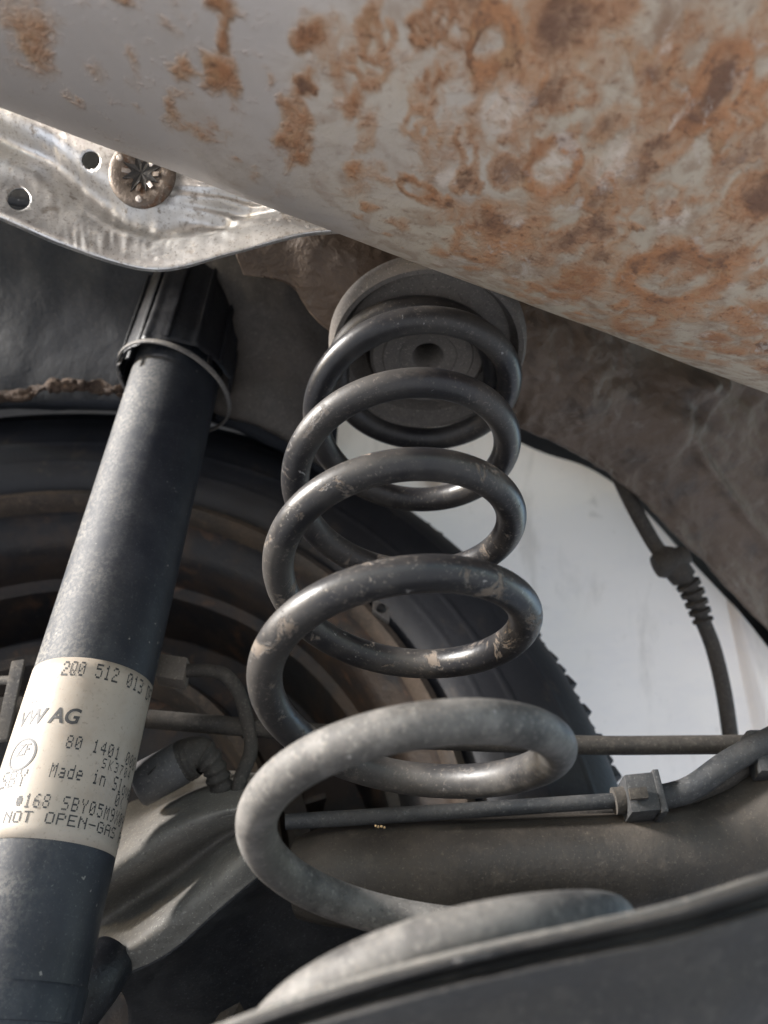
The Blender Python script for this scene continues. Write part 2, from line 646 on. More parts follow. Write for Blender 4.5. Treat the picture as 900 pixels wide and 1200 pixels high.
MAT_INK.layer((0.20, 0.17, 0.14), MAT_INK.ramp(MAT_INK.noise(260, 5, .75), .54, .70), .5)
MAT_INK = MAT_INK.done()
MAT_RUST = m_dusty('flaking_rust', (0.045, 0.030, 0.022), (0.095, 0.062, 0.042), .6, .85, 60, bumpd=.002)
MAT_CRUMB = m_dusty('dry_crumb', (0.26, 0.18, 0.09), (0.36, 0.28, 0.17), .6, .9, 200)
MAT_FLOOR = m_dusty('underbody_floor', (0.07, 0.065, 0.06), (0.13, 0.115, 0.10), .6, .7, 6)
MAT_GROUND = m_dusty('pale_concrete', (0.35, 0.35, 0.355), (0.42, 0.415, 0.41), .6, .85, 2, bumpd=.002, speck=.2)

# ---------------------------------------------------------------- the setting
bm = bmesh.new()
n = 24
g = [[bm.verts.new(((i / n - .5) * 200, (j / n - .5) * 200, 0)) for i in range(n + 1)] for j in range(n + 1)]
for j in range(n):
    for i in range(n):
        bm.faces.new((g[j][i], g[j][i + 1], g[j + 1][i + 1], g[j + 1][i]))
ground = from_bm('ground', bm, MAT_GROUND)
ground['kind'] = 'structure'

# ---------------------------------------------------------------- car body
body = thing('car_body', 'brown undersealed car body with rail, dark wheel arch and white quarter panel', 'car body',
             (0.25, 0.35, ZC + .1))


def rail_disp(u, v, p):
    w = p + noise.noise_vector(p * 30) * .012
    d = (0.0040 * fbm(w * 24) - 0.0032 * abs(fbm(Vector((w.x * 60, w.y * 38, w.z * 60)), 3)) + 0.0012 * fbm(w * 120)) * (1 if v < .6 else .3) * max(.12, min(1, (rail_px(p)[0] - 340) / 160))
    # the moulded lump beside the panel seam
    q = rail_px(p)
    for (cx, cy, rx, ry, h) in ((808, 447, 36, 22, .022), (782, 495, 28, 36, .017), (765, 530, 26, 26, .007), (690, 470, 40, 26, .004)):
        e = ((q[0] - cx) / rx) ** 2 + ((q[1] - cy) / ry) ** 2
        d += h * math.exp(-e * 1.4)
    # seam ridge
    s = seam_dist(q)
    d += 0.0065 * math.exp(-(s / 7.0) ** 2)
    return d


def rail_px(p):
    r = p - Vector((0, 0, ZC))
    dep = r.y * CA + r.z * SA
    yy = (r.y * SA - r.z * CA)
    return (450 + F * r.x / dep, 600 + F * yy / dep)


SEAM = [(845, 430), (828, 470), (806, 510), (822, 540), (860, 590), (890, 625), (930, 670)]


def seam_dist(q):
    best = 1e9
    for a, b in zip(SEAM, SEAM[1:]):
        dx, dy = b[0] - a[0], b[1] - a[1]
        t = max(0, min(1, ((q[0] - a[0]) * dx + (q[1] - a[1]) * dy) / (dx * dx + dy * dy)))
        best = min(best, math.hypot(q[0] - a[0] - t * dx, q[1] - a[1] - t * dy))
    return best


def zr(*q):
    return [onz(*c) for c in q]


rail_rows = [
    zr((230, 120, .40), (380, 170, .395), (520, 240, .385), (660, 300, .385), (800, 350, .395), (1000, 440, .41)),
    zr((255, 220, .375), (400, 250, .365), (540, 320, .352), (680, 380, .358), (800, 430, .378), (1000, 540, .39)),
    zr((270, 280, .36), (395, 300, .346), (540, 390, .330), (680, 450, .338), (800, 520, .358), (1000, 650, .365)),
    zr((283, 316, .355), (380, 360, .342), (540, 460, .329), (680, 515, .335), (800, 605, .343), (1000, 780, .325)),
    zr((287, 322, .358), (386, 388, .344), (545, 475, .332), (690, 541, .338), (805, 640, .335), (1000, 845, .295)),
]
mids = [(300, 135, .398), (325, 230, .371), (335, 285, .354), (335, 326, .350), (342, 334, .352)]
for row, md in zip(rail_rows, mids):
    row.insert(1, onz(*md))
edge_px = [(287, 322), (342, 334), (386, 388), (545, 475), (690, 541), (805, 640), (1000, 845)]
for dy, dd in ((-8, .03), (-75, .07)):
    row = []
    for (px, py), p in zip(edge_px, rail_rows[4]):
        r_ = p - Vector((0, 0, ZC))
        row.append(at(px + 8, py + dy, r_.y * CA + r_.z * SA + dd))
    rail_rows.append(row)
rail = loft('chassis_rail', rail_rows, 280, 190, MAT_SEAL, body, thick=.0006, disp=rail_disp)

# the wheel arch wall above the tyre
arch_rows = [
    pr((-120, 150, .50), (40, 150, .50), (200, 170, .50), (330, 230, .50), (420, 320, .51)),
    pr((-120, 300, .50), (40, 290, .495), (200, 300, .49), (330, 340, .495), (408, 410, .51)),
    pr((-120, 400, .50), (40, 385, .49), (200, 390, .48), (330, 430, .49), (398, 470, .51)),
    pr((-120, 480, .50), (40, 462, .485), (200, 468, .475), (330, 508, .485), (390, 545, .505)),
    pr((-120, 500, .515), (40, 476, .50), (200, 482, .49), (330, 520, .50), (390, 558, .52)),
    pr((-120, 490, .56), (40, 470, .55), (200, 476, .54), (330, 512, .55), (390, 552, .57)),
    pr((-120, 470, .66), (40, 455, .66), (200, 460, .66), (330, 490, .66), (390, 530, .67)),
]
arch = loft('wheel_arch', arch_rows, 90, 70, MAT_ARCH, body, thick=.002,
            disp=lambda u, v, p: .006 * fbm(p * 7 + Vector((3, 0, 0)), 3) + .002 * fbm(p * 30))
wh_rows = [
    pr((215, 180, .49), (290, 200, .488), (350, 240, .49), (405, 290, .50)),
    pr((225, 320, .478), (290, 330, .476), (345, 360, .478), (396, 400, .49)),
    pr((232, 420, .472), (290, 430, .470), (342, 450, .472), (392, 475, .485)),
    pr((236, 480, .470), (290, 494, .468), (340, 514, .470), (386, 545, .483)),
    pr((238, 484, .50), (290, 498, .50), (340, 518, .50), (386, 549, .51)),
]
loft('wheelhouse_panel', wh_rows, 60, 60, MAT_HOUSE, body, thick=.0015,
     disp=lambda u, v, p: .005 * fbm(p * 12, 3) + .0012 * fbm(p * 45))
# rusty flange on the arch edge, left
loft('rusty_flange', [
    pr((-60, 455, .474), (10, 452, .470), (45, 444, .466), (80, 439, .464), (120, 446, .464), (165, 458, .466)),
    pr((-60, 466, .470), (10, 463, .464), (45, 456, .460), (80, 451, .459), (120, 455, .460), (165, 462, .465)),
    pr((-60, 478, .474), (10, 474, .468), (45, 466, .466), (80, 462, .465), (120, 464, .466), (165, 467, .468))],
    110, 16, MAT_RUST, arch, thick=.002, disp=lambda u, v, p: .0045 * fbm(p * 75) - .006)['label'] = 'flaking rusty flange edge'

# white panel behind the wheel
panel_rows = [
    pr((330, 400, .64), (470, 440, .64), (613, 521, .63), (690, 549, .62), (745, 589, .62), (800, 648, .62), (850, 700, .62)),
    pr((330, 600, .63), (470, 600, .63), (613, 620, .62), (700, 650, .615), (760, 690, .61), (815, 730, .61), (862, 760, .615)),
    pr((330, 800, .62), (470, 800, .62), (613, 800, .61), (700, 800, .60), (770, 810, .60), (830, 830, .60), (880, 850, .605)),
    pr((330, 1000, .62), (470, 1000, .62), (613, 1000, .60), (700, 1000, .595), (780, 1000, .595), (850, 1000, .595), (905, 1000, .60)),
    pr((330, 1150, .63), (470, 1150, .63), (613, 1150, .61), (700, 1150, .60), (780, 1150, .60), (860, 1150, .60), (925, 1150, .605)),
]
panel = loft('quarter_panel', panel_rows, 70, 50, MAT_PANEL, body, thick=0,
             disp=lambda u, v, p: .003 * fbm(p * 5, 2))
fold_rows = [
    pr((850, 700, .6202), (862, 712, .612), (874, 726, .612), (905, 765, .625)),
    pr((862, 760, .6152), (876, 770, .606), (890, 782, .606), (930, 830, .625)),
    pr((880, 850, .6052), (896, 856, .596), (912, 862, .596), (960, 900, .62)),
    pr((905, 1000, .6002), (922, 1002, .592), (940, 1004, .592), (990, 1020, .61)),
    pr((925, 1150, .6052), (940, 1150, .597), (956, 1150, .597), (1005, 1150, .61)),
]
loft('panel_fold', fold_rows, 24, 30, MAT_PANEL, panel, thick=0)
# dark closing sheet between the rail and the panel
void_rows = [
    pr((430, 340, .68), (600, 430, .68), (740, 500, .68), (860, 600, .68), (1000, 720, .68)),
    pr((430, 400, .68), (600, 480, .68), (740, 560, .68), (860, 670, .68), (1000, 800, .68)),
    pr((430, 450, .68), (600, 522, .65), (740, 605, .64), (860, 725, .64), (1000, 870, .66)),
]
loft('inner_wing', void_rows, 20, 12, MAT_BLACK, body, thick=.002)
# rubber drain plug in the panel
pc = onplane(510, 562, panel_rows[1][1] + Vector((0, -.012, 0)), Vector((0, 1, 0)))
lathe('drain_plug', [(.0001, -.006), (.006, -.005), (.009, -.002), (.0125, 0), (.0125, .006)], pc, Vector((0, 1, 0)),
      MAT_CABLE, panel, 20)
# floor pan and arch outside the frame keep the sky off the underside
box('floor_pan', Vector((.43, -.16, ZC + .60)), Vector((1, 0, 0)), Vector((0, 1, 0)), Vector((0, 0, 1)), 2.16, 1.62, .04,
    MAT_FLOOR, body, .01)

# unseen sheet added on the left to keep the sun off wheel and arch
loft('sun_block_sheet', [[Vector((-.62 + .05 * (k == 5), .16 + .12 * k, ZC + z)) for k in range(6)] for z in (.66, .45, .2, .0, -.04)],
     24, 20, MAT_BLACK, body, thick=.004)

# upper spring seat
seat_c = onz(501, 411, .3135)
seat = thing('spring_pad', 'round grey rubber seat pad with centre hole above the coil spring', 'rubber pad', seat_c)
UP = Vector((0, 0, 1))
DN = Vector((0, 0, -1))
lathe('rubber_pad', [(.0300, -.020), (.0300, -.002), (.0315, .0005), (.034, -.002), (.042, -.003), (.0440, 0.0), (.0455, .004),
                     (.0480, .0045), (.0496, .002), (.0503, -.002), (.0503, -.006), (.044, -.010)],
      seat_c, DN, MAT_RUBBER, seat, 96, close=True)
lathe('centre_disc', [(.0068, -.022), (.0068, .002), (.0080, .0046), (.0140, .0048), (.0148, .0060), (.0222, .0062), (.0230, .0054), (.0275, .0056), (.0292, .0042), (.0297, -.020)],
      seat_c, DN, MAT_RUBBER, seat, 96, close=True)
lathe('centre_bolt', [(.0001, -.012), (.0050, -.012), (.0053, -.014), (.0053, -.024), (.0001, -.024)], seat_c, DN, MAT_STUD, seat, 24)

# ---------------------------------------------------------------- muffler
r1, r2 = ray(0, 127), ray(900, 461)
nrm = r1.cross(r2).normalized()
d_m = nrm.cross(Vector((0, 0, 1))).normalized()
if d_m.x < 0:
    d_m = -d_m
h_m = Vector((-d_m.y, d_m.x, 0))
# elevation of the tangent plane in the cross-section
tp = nrm.cross(d_m).normalized()
if tp.z < 0:
    tp = -tp
phi = atan2(tp.z, tp.dot(h_m))
am, bmh, z0 = .135, .085, .305
m1, m2 = sin(phi), -cos(phi)
sup = sqrt((am * m1) ** 2 + (bmh * m2) ** 2)
h0 = (-sup - m2 * z0) / m1
muf_c = h_m * h0 + Vector((0, 0, ZC + z0))
muffler = thing('exhaust_muffler', 'large rust-stained silver exhaust muffler across the top', 'muffler', muf_c + Vector((0, 0, -bmh)))
def muf_hit(px, py):
    """(distance along the axis, angle) on the muffler shell"""
    r = ray(px, py)
    rh, rz = r.dot(h_m), r.z
    A = (rh / am) ** 2 + (rz / bmh) ** 2
    B = -2 * (rh * h0 / am ** 2 + rz * z0 / bmh ** 2)
    C = (h0 / am) ** 2 + (z0 / bmh) ** 2 - 1
    k = (-B - sqrt(max(B * B - 4 * A * C, 0))) / (2 * A)
    return k * r.dot(d_m), atan2((k * rz - z0) / bmh, (k * rh - h0) / am), k


# stains: (px, py, rx, ry, kind, strength)
STAINS = [
    (40, 45, 30, 48, 'o', .55), (28, 20, 14, 20, 'o', .4), (262, 8, 15, 16, 'o', .9), (270, 42, 8, 26, 'o', .85), (150, -5, 16, 8, 'o', .5),
    (205, 80, 13, 12, 'o', .9), (252, 92, 26, 22, 'o', 1), (268, 110, 16, 16, 'o', .8), (212, 130, 10, 34, 'o', .5), (235, 158, 22, 10, 'o', .4), (246, 78, 10, 10, 'd', .35),
    (366, 45, 20, 22, 'o', 1), (362, 40, 12, 16, 'd', .5), (368, 106, 9, 9, 'd', .8), (345, 150, 14, 44, 'o', .75), (350, 185, 16, 14, 'o', .9), (335, 195, 9, 20, 'o', .6),
    (428, 25, 10, 24, 'o', .75), (405, 80, 10, 22, 'o', .6), (412, 122, 11, 22, 'o', .9), (418, 198, 13, 14, 'o', .9), (420, 160, 8, 34, 'o', .5), (385, 70, 16, 20, 'o', .45),
    (440, 240, 8, 8, 'o', .8), (318, 105, 8, 12, 'o', .3), (398, 130, 6, 36, 'p', .5),
    (570, 48, 29, 34, 'R', 1), (566, 45, 10, 13, 'p', .3), (602, 44, 16, 16, 'o', .6), (665, 30, 46, 30, 'd', .8), (668, 22, 12, 10, 'p', .5), (640, 60, 24, 16, 'd', .6), (718, 12, 22, 14, 'd', .75),
    (585, 132, 36, 38, 'p', .75), (583, 134, 12, 16, 'd', .5), (585, 130, 40, 44, 'R', .4), (642, 108, 22, 28, 'd', .6), (628, 118, 16, 30, 'd', .45),
    (505, 120, 16, 20, 'o', .35), (545, 200, 10, 20, 'd', .75), (560, 213, 10, 8, 'd', .8), (485, 216, 23, 15, 'R', .8), (452, 215, 12, 12, 'o', .6), (493, 152, 10, 12, 'R', .5),
    (640, 195, 17, 19, 'p', .9), (640, 198, 30, 28, 'R', .9), (600, 195, 20, 14, 'd', .6), (660, 176, 12, 14, 'd', .6), (636, 225, 24, 22, 'o', .7), (610, 225, 14, 14, 'p', .35),
    (718, 140, 20, 22, 'd', .6), (728, 190, 36, 40, 'p', .65), (700, 235, 22, 20, 'd', .55), (760, 200, 18, 30, 'd', .55), (690, 130, 18, 20, 'p', .35), (780, 165, 26, 22, 'd', .6), (800, 130, 12, 16, 'p', .7),
    (845, 102, 34, 40, 'R', 1), (842, 104, 16, 30, 'd', .9), (866, 95, 13, 22, 'p', .8), (775, 45, 12, 26, 'p', .8), (790, 5, 26, 10, 'p', .9), (760, 85, 20, 14, 'd', .6), (800, 60, 14, 30, 'o', .45),
    (752, 82, 14, 12, 'p', .5), (835, 205, 44, 56, 'p', .28), (868, 180, 18, 40, 'd', .5), (893, 225, 20, 24, 'd', .9), (878, 230, 22, 32, 'R', .6), (740, 132, 14, 12, 'd', .7),
    (795, 252, 30, 18, 'p', 1), (775, 268, 14, 16, 'p', .8), (812, 240, 12, 12, 'd', .4), (733, 270, 7, 7, 'd', .9), (715, 265, 26, 30, 'p', .22),
    (590, 262, 34, 26, 'd', .55), (600, 280, 46, 34, 'o', .85), (570, 305, 26, 20, 'o', .9), (632, 255, 20, 20, 'o', .8), (640, 262, 9, 9, 'p', .6), (540, 285, 22, 18, 'o', .55), (512, 292, 18, 14, 'o', .6),
    (663, 280, 14, 26, 'd', .7), (690, 262, 14, 20, 'd', .6), (690, 330, 34, 28, 'o', .85), (705, 300, 22, 18, 'd', .6), (660, 330, 20, 14, 'o', .8), (650, 345, 14, 12, 'o', .9), (730, 305, 16, 18, 'd', .45),
    (790, 325, 58, 46, 'R', 1), (775, 360, 50, 18, 'o', .95), (820, 310, 14, 30, 'o', .7), (835, 290, 16, 12, 'p', .5), (870, 280, 26, 44, 'd', .4), (862, 320, 14, 18, 'o', .6),
    (870, 375, 40, 14, 'o', .9), (890, 355, 24, 16, 'o', .9), (842, 408, 20, 10, 'o', .8), (885, 428, 16, 10, 'o', .6), (520, 320, 26, 8, 'o', .5), (600, 330, 30, 10, 'o', .5), (470, 262, 16, 8, 'o', .5),
    (480, 90, 22, 40, 'o', .22), (530, 160, 24, 26, 'o', .35), (535, 250, 20, 22, 'o', .55), (500, 180, 22, 20, 'o', .4), (430, 205, 20, 30, 'o', .35), (620, 160, 20, 18, 'o', .5),
    (700, 60, 40, 40, 'o', .4), (820, 30, 30, 20, 'o', .35), (890, 40, 20, 60, 'o', .3), (880, 140, 20, 30, 'o', .5), (740, 235, 24, 14, 'o', .5), (840, 260, 18, 20, 'o', .55),
]
for k in range(210):
    x_ = 430 + 520 * random.random() ** .8
    y_ = random.uniform(-20, 150 + .36 * (x_ - 60))
    r_ = random.uniform(5, 20)
    kd = random.choice('ooooddRRRR' if y_ < 190 else 'ooooodRRRp')
    if kd == 'R':
        r_ = random.uniform(10, 26)
    STAINS.append((x_, y_, r_ * random.uniform(.7, 1.3), r_ * random.uniform(.7, 1.3), kd, random.uniform(.3, .8)))
for k in range(60):                     # orange freckling low on the flank
    x_ = random.uniform(420, 940)
    y_ = 127 + .371 * x_ - random.uniform(8, 95)
    r_ = random.uniform(4, 13)
    STAINS.append((x_, y_, r_ * 1.3, r_, 'o', random.uniform(.5, 1)))
for k in range(45):
    x_ = random.uniform(0, 440)
    y_ = random.uniform(0, 110 + .36 * x_)
    r_ = random.uniform(3, 12)
    STAINS.append((x_, y_, r_, r_ * random.uniform(1, 2.5), 'o', random.uniform(.15, .45)))
SP = []
for px, py, rx, ry, kind, st in STAINS:
    s_, t_, k_ = muf_hit(px, py)
    P0 = h_m * (h0 + am * cos(t_)) + d_m * s_ + Vector((0, 0, ZC + z0 + bmh * sin(t_)))
    rpx = k_ / F
    SP.append((P0, rx * rpx, ry * rpx * 1.25, kind, st))
tv = Vector((0, 0, 0))


def stain(p, SP):
    wv = noise.noise_vector(p * 60) * .0050 + noise.noise_vector(p * 150) * .0028 + noise.noise_vector(p * 330) * .0012
    q = p + wv
    o_, dk, pl = 0., 0., 0.
    for P0, rx, ry, kind, st in SP:
        d = q - P0
        lim = max(rx, ry) * 1.9
        if abs(d.x) > lim or abs(d.y) > lim:
            continue
        a = d.dot(d_m) / rx
        b2 = (d - d_m * d.dot(d_m)).length / ry
        e = sqrt(a * a + b2 * b2)
        if kind == 'R':
            v = 1.25 * st * math.exp(-((e - .85) / .25) ** 2)
            o_ = max(o_, v)
            dk = max(dk, .55 * st * math.exp(-((e - .85) / .12) ** 2))
            continue
        v = st * max(0., min(1., (1.4 - e) / .9))
        if kind == 'o':
            o_ = max(o_, v)
        elif kind == 'd':
            dk = max(dk, v)
            o_ = max(o_, .9 * st * max(0., min(1., (1.6 - e) / .5)))
        else:
            pl = max(pl, v)
    return o_, dk, pl


bm = bmesh.new()
ss = [-.52, -.515, -.50, -.48] + [-.46 + .24 * i / 12 for i in range(12)] + [-.22 + .50 * i / 330 for i in range(331)] + [.28 + .18 * i / 9 for i in range(1, 10)] + [.48, .50, .515, .52]
sc = [.55, .80, .93, .985] + [1.0] * (len(ss) - 8) + [.985, .93, .80, .55]
tt_ = [-.62 * pi + .78 * pi * i / 200 for i in range(201)]
tt_ += [tt_[-1] + (2 * pi - .78 * pi) * i / 40 for i in range(1, 40)]
NT = len(tt_)
lay = bm.verts.layers.float_color.new('rust')
rings = []
for s_, k_ in zip(ss, sc):
    ring = []
    near_sp = [q for q in SP if abs((q[0] - muf_c).dot(d_m) - s_) < q[1] * 1.9 + .012]
    for i, t in enumerate(tt_):
        p = muf_c + d_m * s_ + h_m * (am * k_ * cos(t)) + UP * (bmh * k_ * sin(t))
        dn = Vector(h_m * (cos(t) / am) + UP * (sin(t) / bmh)).normalized()
        v_ = bm.verts.new(p + dn * (.0012 * fbm(p * 9, 3)))
        if -.23 < s_ < .29 and i <= 200:
            a_, b_, c_ = stain(p, near_sp)
            sheen = max(0., min(1., (s_ + .01 + .05 * fbm(p * 22, 3)) / .085))
            v_[lay] = (a_, b_, c_, sheen)
        ring.append(v_)
    rings.append(ring)
for A, B in zip(rings, rings[1:]):
    for i in range(NT):
        bm.faces.new((A[i], A[(i + 1) % NT], B[(i + 1) % NT], B[i]))
bm.faces.new(rings[0])
bm.faces.new(rings[-1][::-1])
from_bm('shell', bm, MAT_MUFFLER, muffler)
for s_ in (-.445, .445):
    bm = bmesh.new()
    ring = [muf_c + d_m * s_ + h_m * ((am + .003) * cos(2 * pi * i / 100)) + UP * ((bmh + .003) * sin(2 * pi * i / 100)) for i in range(101)]
    sweep(bm, ring, .004, 8, cap=False)
    from_bm('end_seam', bm, MAT_MUFFLER, muffler)

# ---------------------------------------------------------------- heat shield
sh_rows = [
    pr((-90, 20, .350), (0, 60, .350), (90, 100, .349), (180, 140, .348), (270, 180, .347), (360, 215, .345), (450, 240, .342)),
    pr((-90, 90, .351), (0, 125, .350), (90, 160, .349), (180, 190, .348), (270, 215, .346), (360, 238, .343), (450, 252, .341)),
    pr((-90, 150, .352), (0, 190, .351), (90, 225, .350), (180, 245, .349), (270, 246, .345), (360, 254, .341), (450, 260, .340)),
    pr((-90, 190, .346), (0, 228, .344), (90, 266, .342), (180, 285, .341), (270, 270, .340), (360, 264, .339), (450, 265, .339)),
    pr((-90, 212, .341), (0, 250, .338), (90, 288, .337), (180, 312, .336), (270, 294, .336), (360, 272, .337), (450, 268, .338)),
    pr((-90, 218, .343), (0, 257, .340), (90, 295, .339), (180, 319, .338), (270, 300, .338), (360, 276, .339), (450, 271, .340)),
]


def sh_disp(u, v, p):
    q = rail_px(p)
    d = .0009 * fbm(p * 22, 3)
    # stamped valley that runs along the lip
    vy = 150 + .0 * q[0]
    pts = [(-60, 128), (0, 160), (50, 182), (95, 218), (140, 248), (180, 260), (235, 254), (300, 240), (360, 247)]
    best = 1e9
    for a, b in zip(pts, pts[1:]):
        dx, dy = b[0] - a[0], b[1] - a[1]
        t = max(0, min(1, ((q[0] - a[0]) * dx + (q[1] - a[1]) * dy) / (dx * dx + dy * dy)))
        best = min(best, math.hypot(q[0] - a[0] - t * dx, q[1] - a[1] - t * dy))
    fade = max(0, min(1, (330 - q[0]) / 80))
    d -= .0085 * math.exp(-(best / 16) ** 2) * fade
    d += .0004 * fade * math.exp(-(best / 30) ** 2) * noise.noise(Vector((q[0] * .11, q[1] * .025, 3)))
    # creases pressed into the bend
    c = math.exp(-((q[0] - 262) / 48) ** 2 - ((q[1] - 240) / 26) ** 2)
    d += .0012 * c * sin((q[1] - .10 * q[0]) * .40 + 5.0 * noise.noise(p * 38))
    c2 = math.exp(-((q[1] - (280 + .0 * q[0])) / 14) ** 2) * max(0, min(1, (q[0] - 60) / 40)) * max(0, min(1, (240 - q[0]) / 40))
    d += .0004 * c2 * noise.noise(Vector((q[0] * .16, q[1] * .03, 0)))
    return d


HOLES = [(22, 233, 13.5), (106, 188, 11.0)]


def sh_holes(bm):
    for cx, cy, r in HOLES:
        dele = []
        for f in bm.faces:
            q = rail_px(f.calc_center_median())
            if math.hypot(q[0] - cx, q[1] - cy) < r:
                dele.append(f)
        bmesh.ops.delete(bm, geom=dele, context='FACES')
        bm.edges.ensure_lookup_table()
        for e in [e for e in bm.edges if len(e.link_faces) == 1]:
            for v_ in e.verts:
                q = rail_px(v_.co)
                dd = math.hypot(q[0] - cx, q[1] - cy)
                if dd < r * 1.6 and dd > 1e-6:
                    rr = v_.co - Vector((0, 0, ZC))
                    dep = rr.y * CA + rr.z * SA
                    v_.co = at(cx + (q[0] - cx) * r / dd, cy + (q[1] - cy) * r / dd, dep)


shield = thing('heat_shield', 'shiny aluminium heat shield with round holes tucked behind the muffler', 'heat shield', at(190, 318, .345))
loft('shield_sheet', sh_rows, 270, 150, MAT_SHIELD, shield, thick=.0012, disp=sh_disp, keep=sh_holes)
loft('dark_backing', [  # dark sheet added behind the shield so its holes read black
    pr((-150, 60, .40), (20, 60, .40), (200, 60, .40), (420, 120, .40)),
    pr((-150, 150, .40), (20, 170, .40), (200, 200, .40), (420, 200, .40)),
    pr((-150, 215, .40), (20, 240, .40), (200, 262, .40), (420, 235, .40))], 20, 12, MAT_BLACK, body, thick=.002)
# push-on star washer
wc = at(166, 203, .3435)
wn_ = (sh_rows[1][4] - sh_rows[1][2]).cross(sh_rows[2][3] - sh_rows[1][3]).normalized()
if wn_.dot(Vector((0, 0, ZC)) - wc) < 0:
    wn_ = -wn_
RW = .0158
wash = lathe('retaining_washer', [(.0001, .0003), (.0085, .0004), (.0100, .0010), (.0138, .0009), (RW - .0006, .0006), (RW, -.0001), (RW, -.0014)], wc, wn_,
             MAT_WASHER, shield, 64)
u_, w_, a_ = frame(wn_)
bm = bmesh.new()
st_ = []
for k in range(16):
    t = 2 * pi * k / 16 + .2
    rr = (.0098 if k % 2 == 0 else .0042) * (1 + .08 * random.uniform(-1, 1))
    st_.append(wc + (u_ * cos(t) + w_ * sin(t)) * rr)
lo = [bm.verts.new(p + wn_ * .0002) for p in st_]
hi = [bm.verts.new(p + wn_ * .0011) for p in st_]
cv = bm.verts.new(wc + wn_ * .0004)
for k in range(16):
    bm.faces.new((lo[k], lo[(k + 1) % 16], hi[(k + 1) % 16], hi[k]))
    bm.faces.new((hi[k], hi[(k + 1) % 16], cv))
from_bm('star_slot', bm, MAT_STUD, wash, smooth=False)
for k in range(8):
    t = 2 * pi * (k + .5) / 8 + .2
    rd = u_ * cos(t) + w_ * sin(t)
    tg = wn_.cross(rd)
    box('tab', wc + rd * .0068 + wn_ * .0011, (rd + wn_ * .30), tg, wn_.cross(tg).cross(tg), .0042, .0021, .0005,
        MAT_TAB if k in (1, 4, 6) else MAT_WASHER, wash, .0002)
for k in range(3):
    t = 2 * pi * k / 3 + .9
    rd = u_ * cos(t) + w_ * sin(t)
    lathe('dimple', [(.0001, .0004), (.0013, .0003), (.0017, -.0002)], wc + rd * .0120 + wn_ * .0011, wn_, MAT_TAB, wash, 14)

# ---------------------------------------------------------------- wheel
YAW = radians(-8)
WN = Vector((sin(YAW), cos(YAW), 0))            # outboard
WU = Vector((cos(YAW), -sin(YAW), 0))
K = .396
RT = .33
wheel_c = WN * K + WU * (-.32 * K) + Vector((0, 0, ZC + .293 * K))
wheel = thing('wheel', 'wheel with black tyre and rusty steel rim behind the spring and damper', 'wheel',
              wheel_c + Vector((0, 0, -RT)))
tprof = []
base_prof = [(.232, .014), (.236, .002), (.246, -.008), (.262, -.013), (.280, -.014), (.298, -.011), (.312, -.005), (.322, .003),
             (.3275, .012), (.330, .024), (.331, .09), (.330, .155), (.322, .178), (.300, .19), (.26, .19), (.232, .170)]
for i in range(160):
    q = cr([Vector((a, b, 0)) for a, b in base_prof], i / 159)
    tprof.append([q.x, q.y])
for q in tprof:                                   # moulded rings on the sidewall
    for rr, hh in ((.2725, .0009), (.300, .0007), (.2555, .0006)):
        if q[1] < .01:
            q[1] -= hh * math.exp(-((q[0] - rr) / .0011) ** 2)
tyre = lathe('tyre', tprof, wheel_c, WN, MAT_TYRE, wheel, 200, sharp=60)
# shoulder tread blocks
bm = bmesh.new()
bw = 2 * pi * .330 / 200
box_bm(bm, Vector((0, 0, 0)), Vector((1, 0, 0)), Vector((0, 1, 0)), Vector((0, 0, 1)), bw * .80, .030, .007, .0012)
bmesh.ops.recalc_face_normals(bm, faces=bm.faces)
blk = bpy.data.meshes.new('tread_block')
bm.to_mesh(blk)
bm.free()
blk.materials.append(MAT_TYRE)
for k in range(200):
    t = 2 * pi * k / 200
    if degrees(t) > 130 and degrees(t) < 335:
        continue
    rd = WU * cos(t) + UP * sin(t)
    tg = WU * -sin(t) + UP * cos(t)
    o = bpy.data.objects.new('tread_block', blk)
    COL.objects.link(o)
    o.parent = tyre
    tilt = .12 * (1 if k % 2 else -1) * 0 + .10
    R = Matrix((tg, WN, rd)).transposed().to_4x4()
    o.matrix_local = Matrix.Translation(wheel_c + rd * (.3222 + .0030 * random.random()) + WN * (.026 + .003 * random.random())) @ R @ Matrix.Rotation(-.42 + random.uniform(-.06, .06), 4, 'X') @ Matrix.Rotation(.25 + random.uniform(-.1, .1), 4, 'Z') @ Matrix.Diagonal((random.uniform(.8, 1.3), 1, 1, 1))
# rim: lip, barrel
lathe('rim_lip', [(.2355, .012), (.236, .000), (.2335, -.006), (.229, -.0075), (.2255, -.004), (.2245, .004), (.225, .02), (.232, .022)],
      wheel_c, WN, MAT_TAN, wheel, 160, close=True)
lathe('rim_barrel', [(.2245, .006), (.222, .016), (.214, .022), (.210, .030), (.209, .06), (.203, .066), (.201, .12), (.13, .128), (.0001, .13)],
      wheel_c, WN, MAT_RIM, wheel, 160)
drum = lathe('brake_drum', [(.150, .11), (.152, .055), (.150, .048), (.137, .046), (.134, .050), (.132, .058), (.10, .060), (.0001, .060)],
             wheel_c, WN, MAT_RIM, wheel, 120)
lathe('drum_edge', [(.1315, .052), (.1325, .035), (.1285, .029), (.1225, .031), (.1205, .040), (.121, .055)], wheel_c, WN, MAT_TAN, drum, 120, close=True)
# cooling ribs of the drum
for k in range(72):
    t = 2 * pi * k / 72
    if 20 < degrees(t) < 320:
        continue
    rd = WU * cos(t) + UP * sin(t)
    tg = WU * -sin(t) + UP * cos(t)
    box('drum_rib', wheel_c + rd * .157 + WN * .075, rd, tg, WN, .014, .004, .05, MAT_RIM, drum, .001)
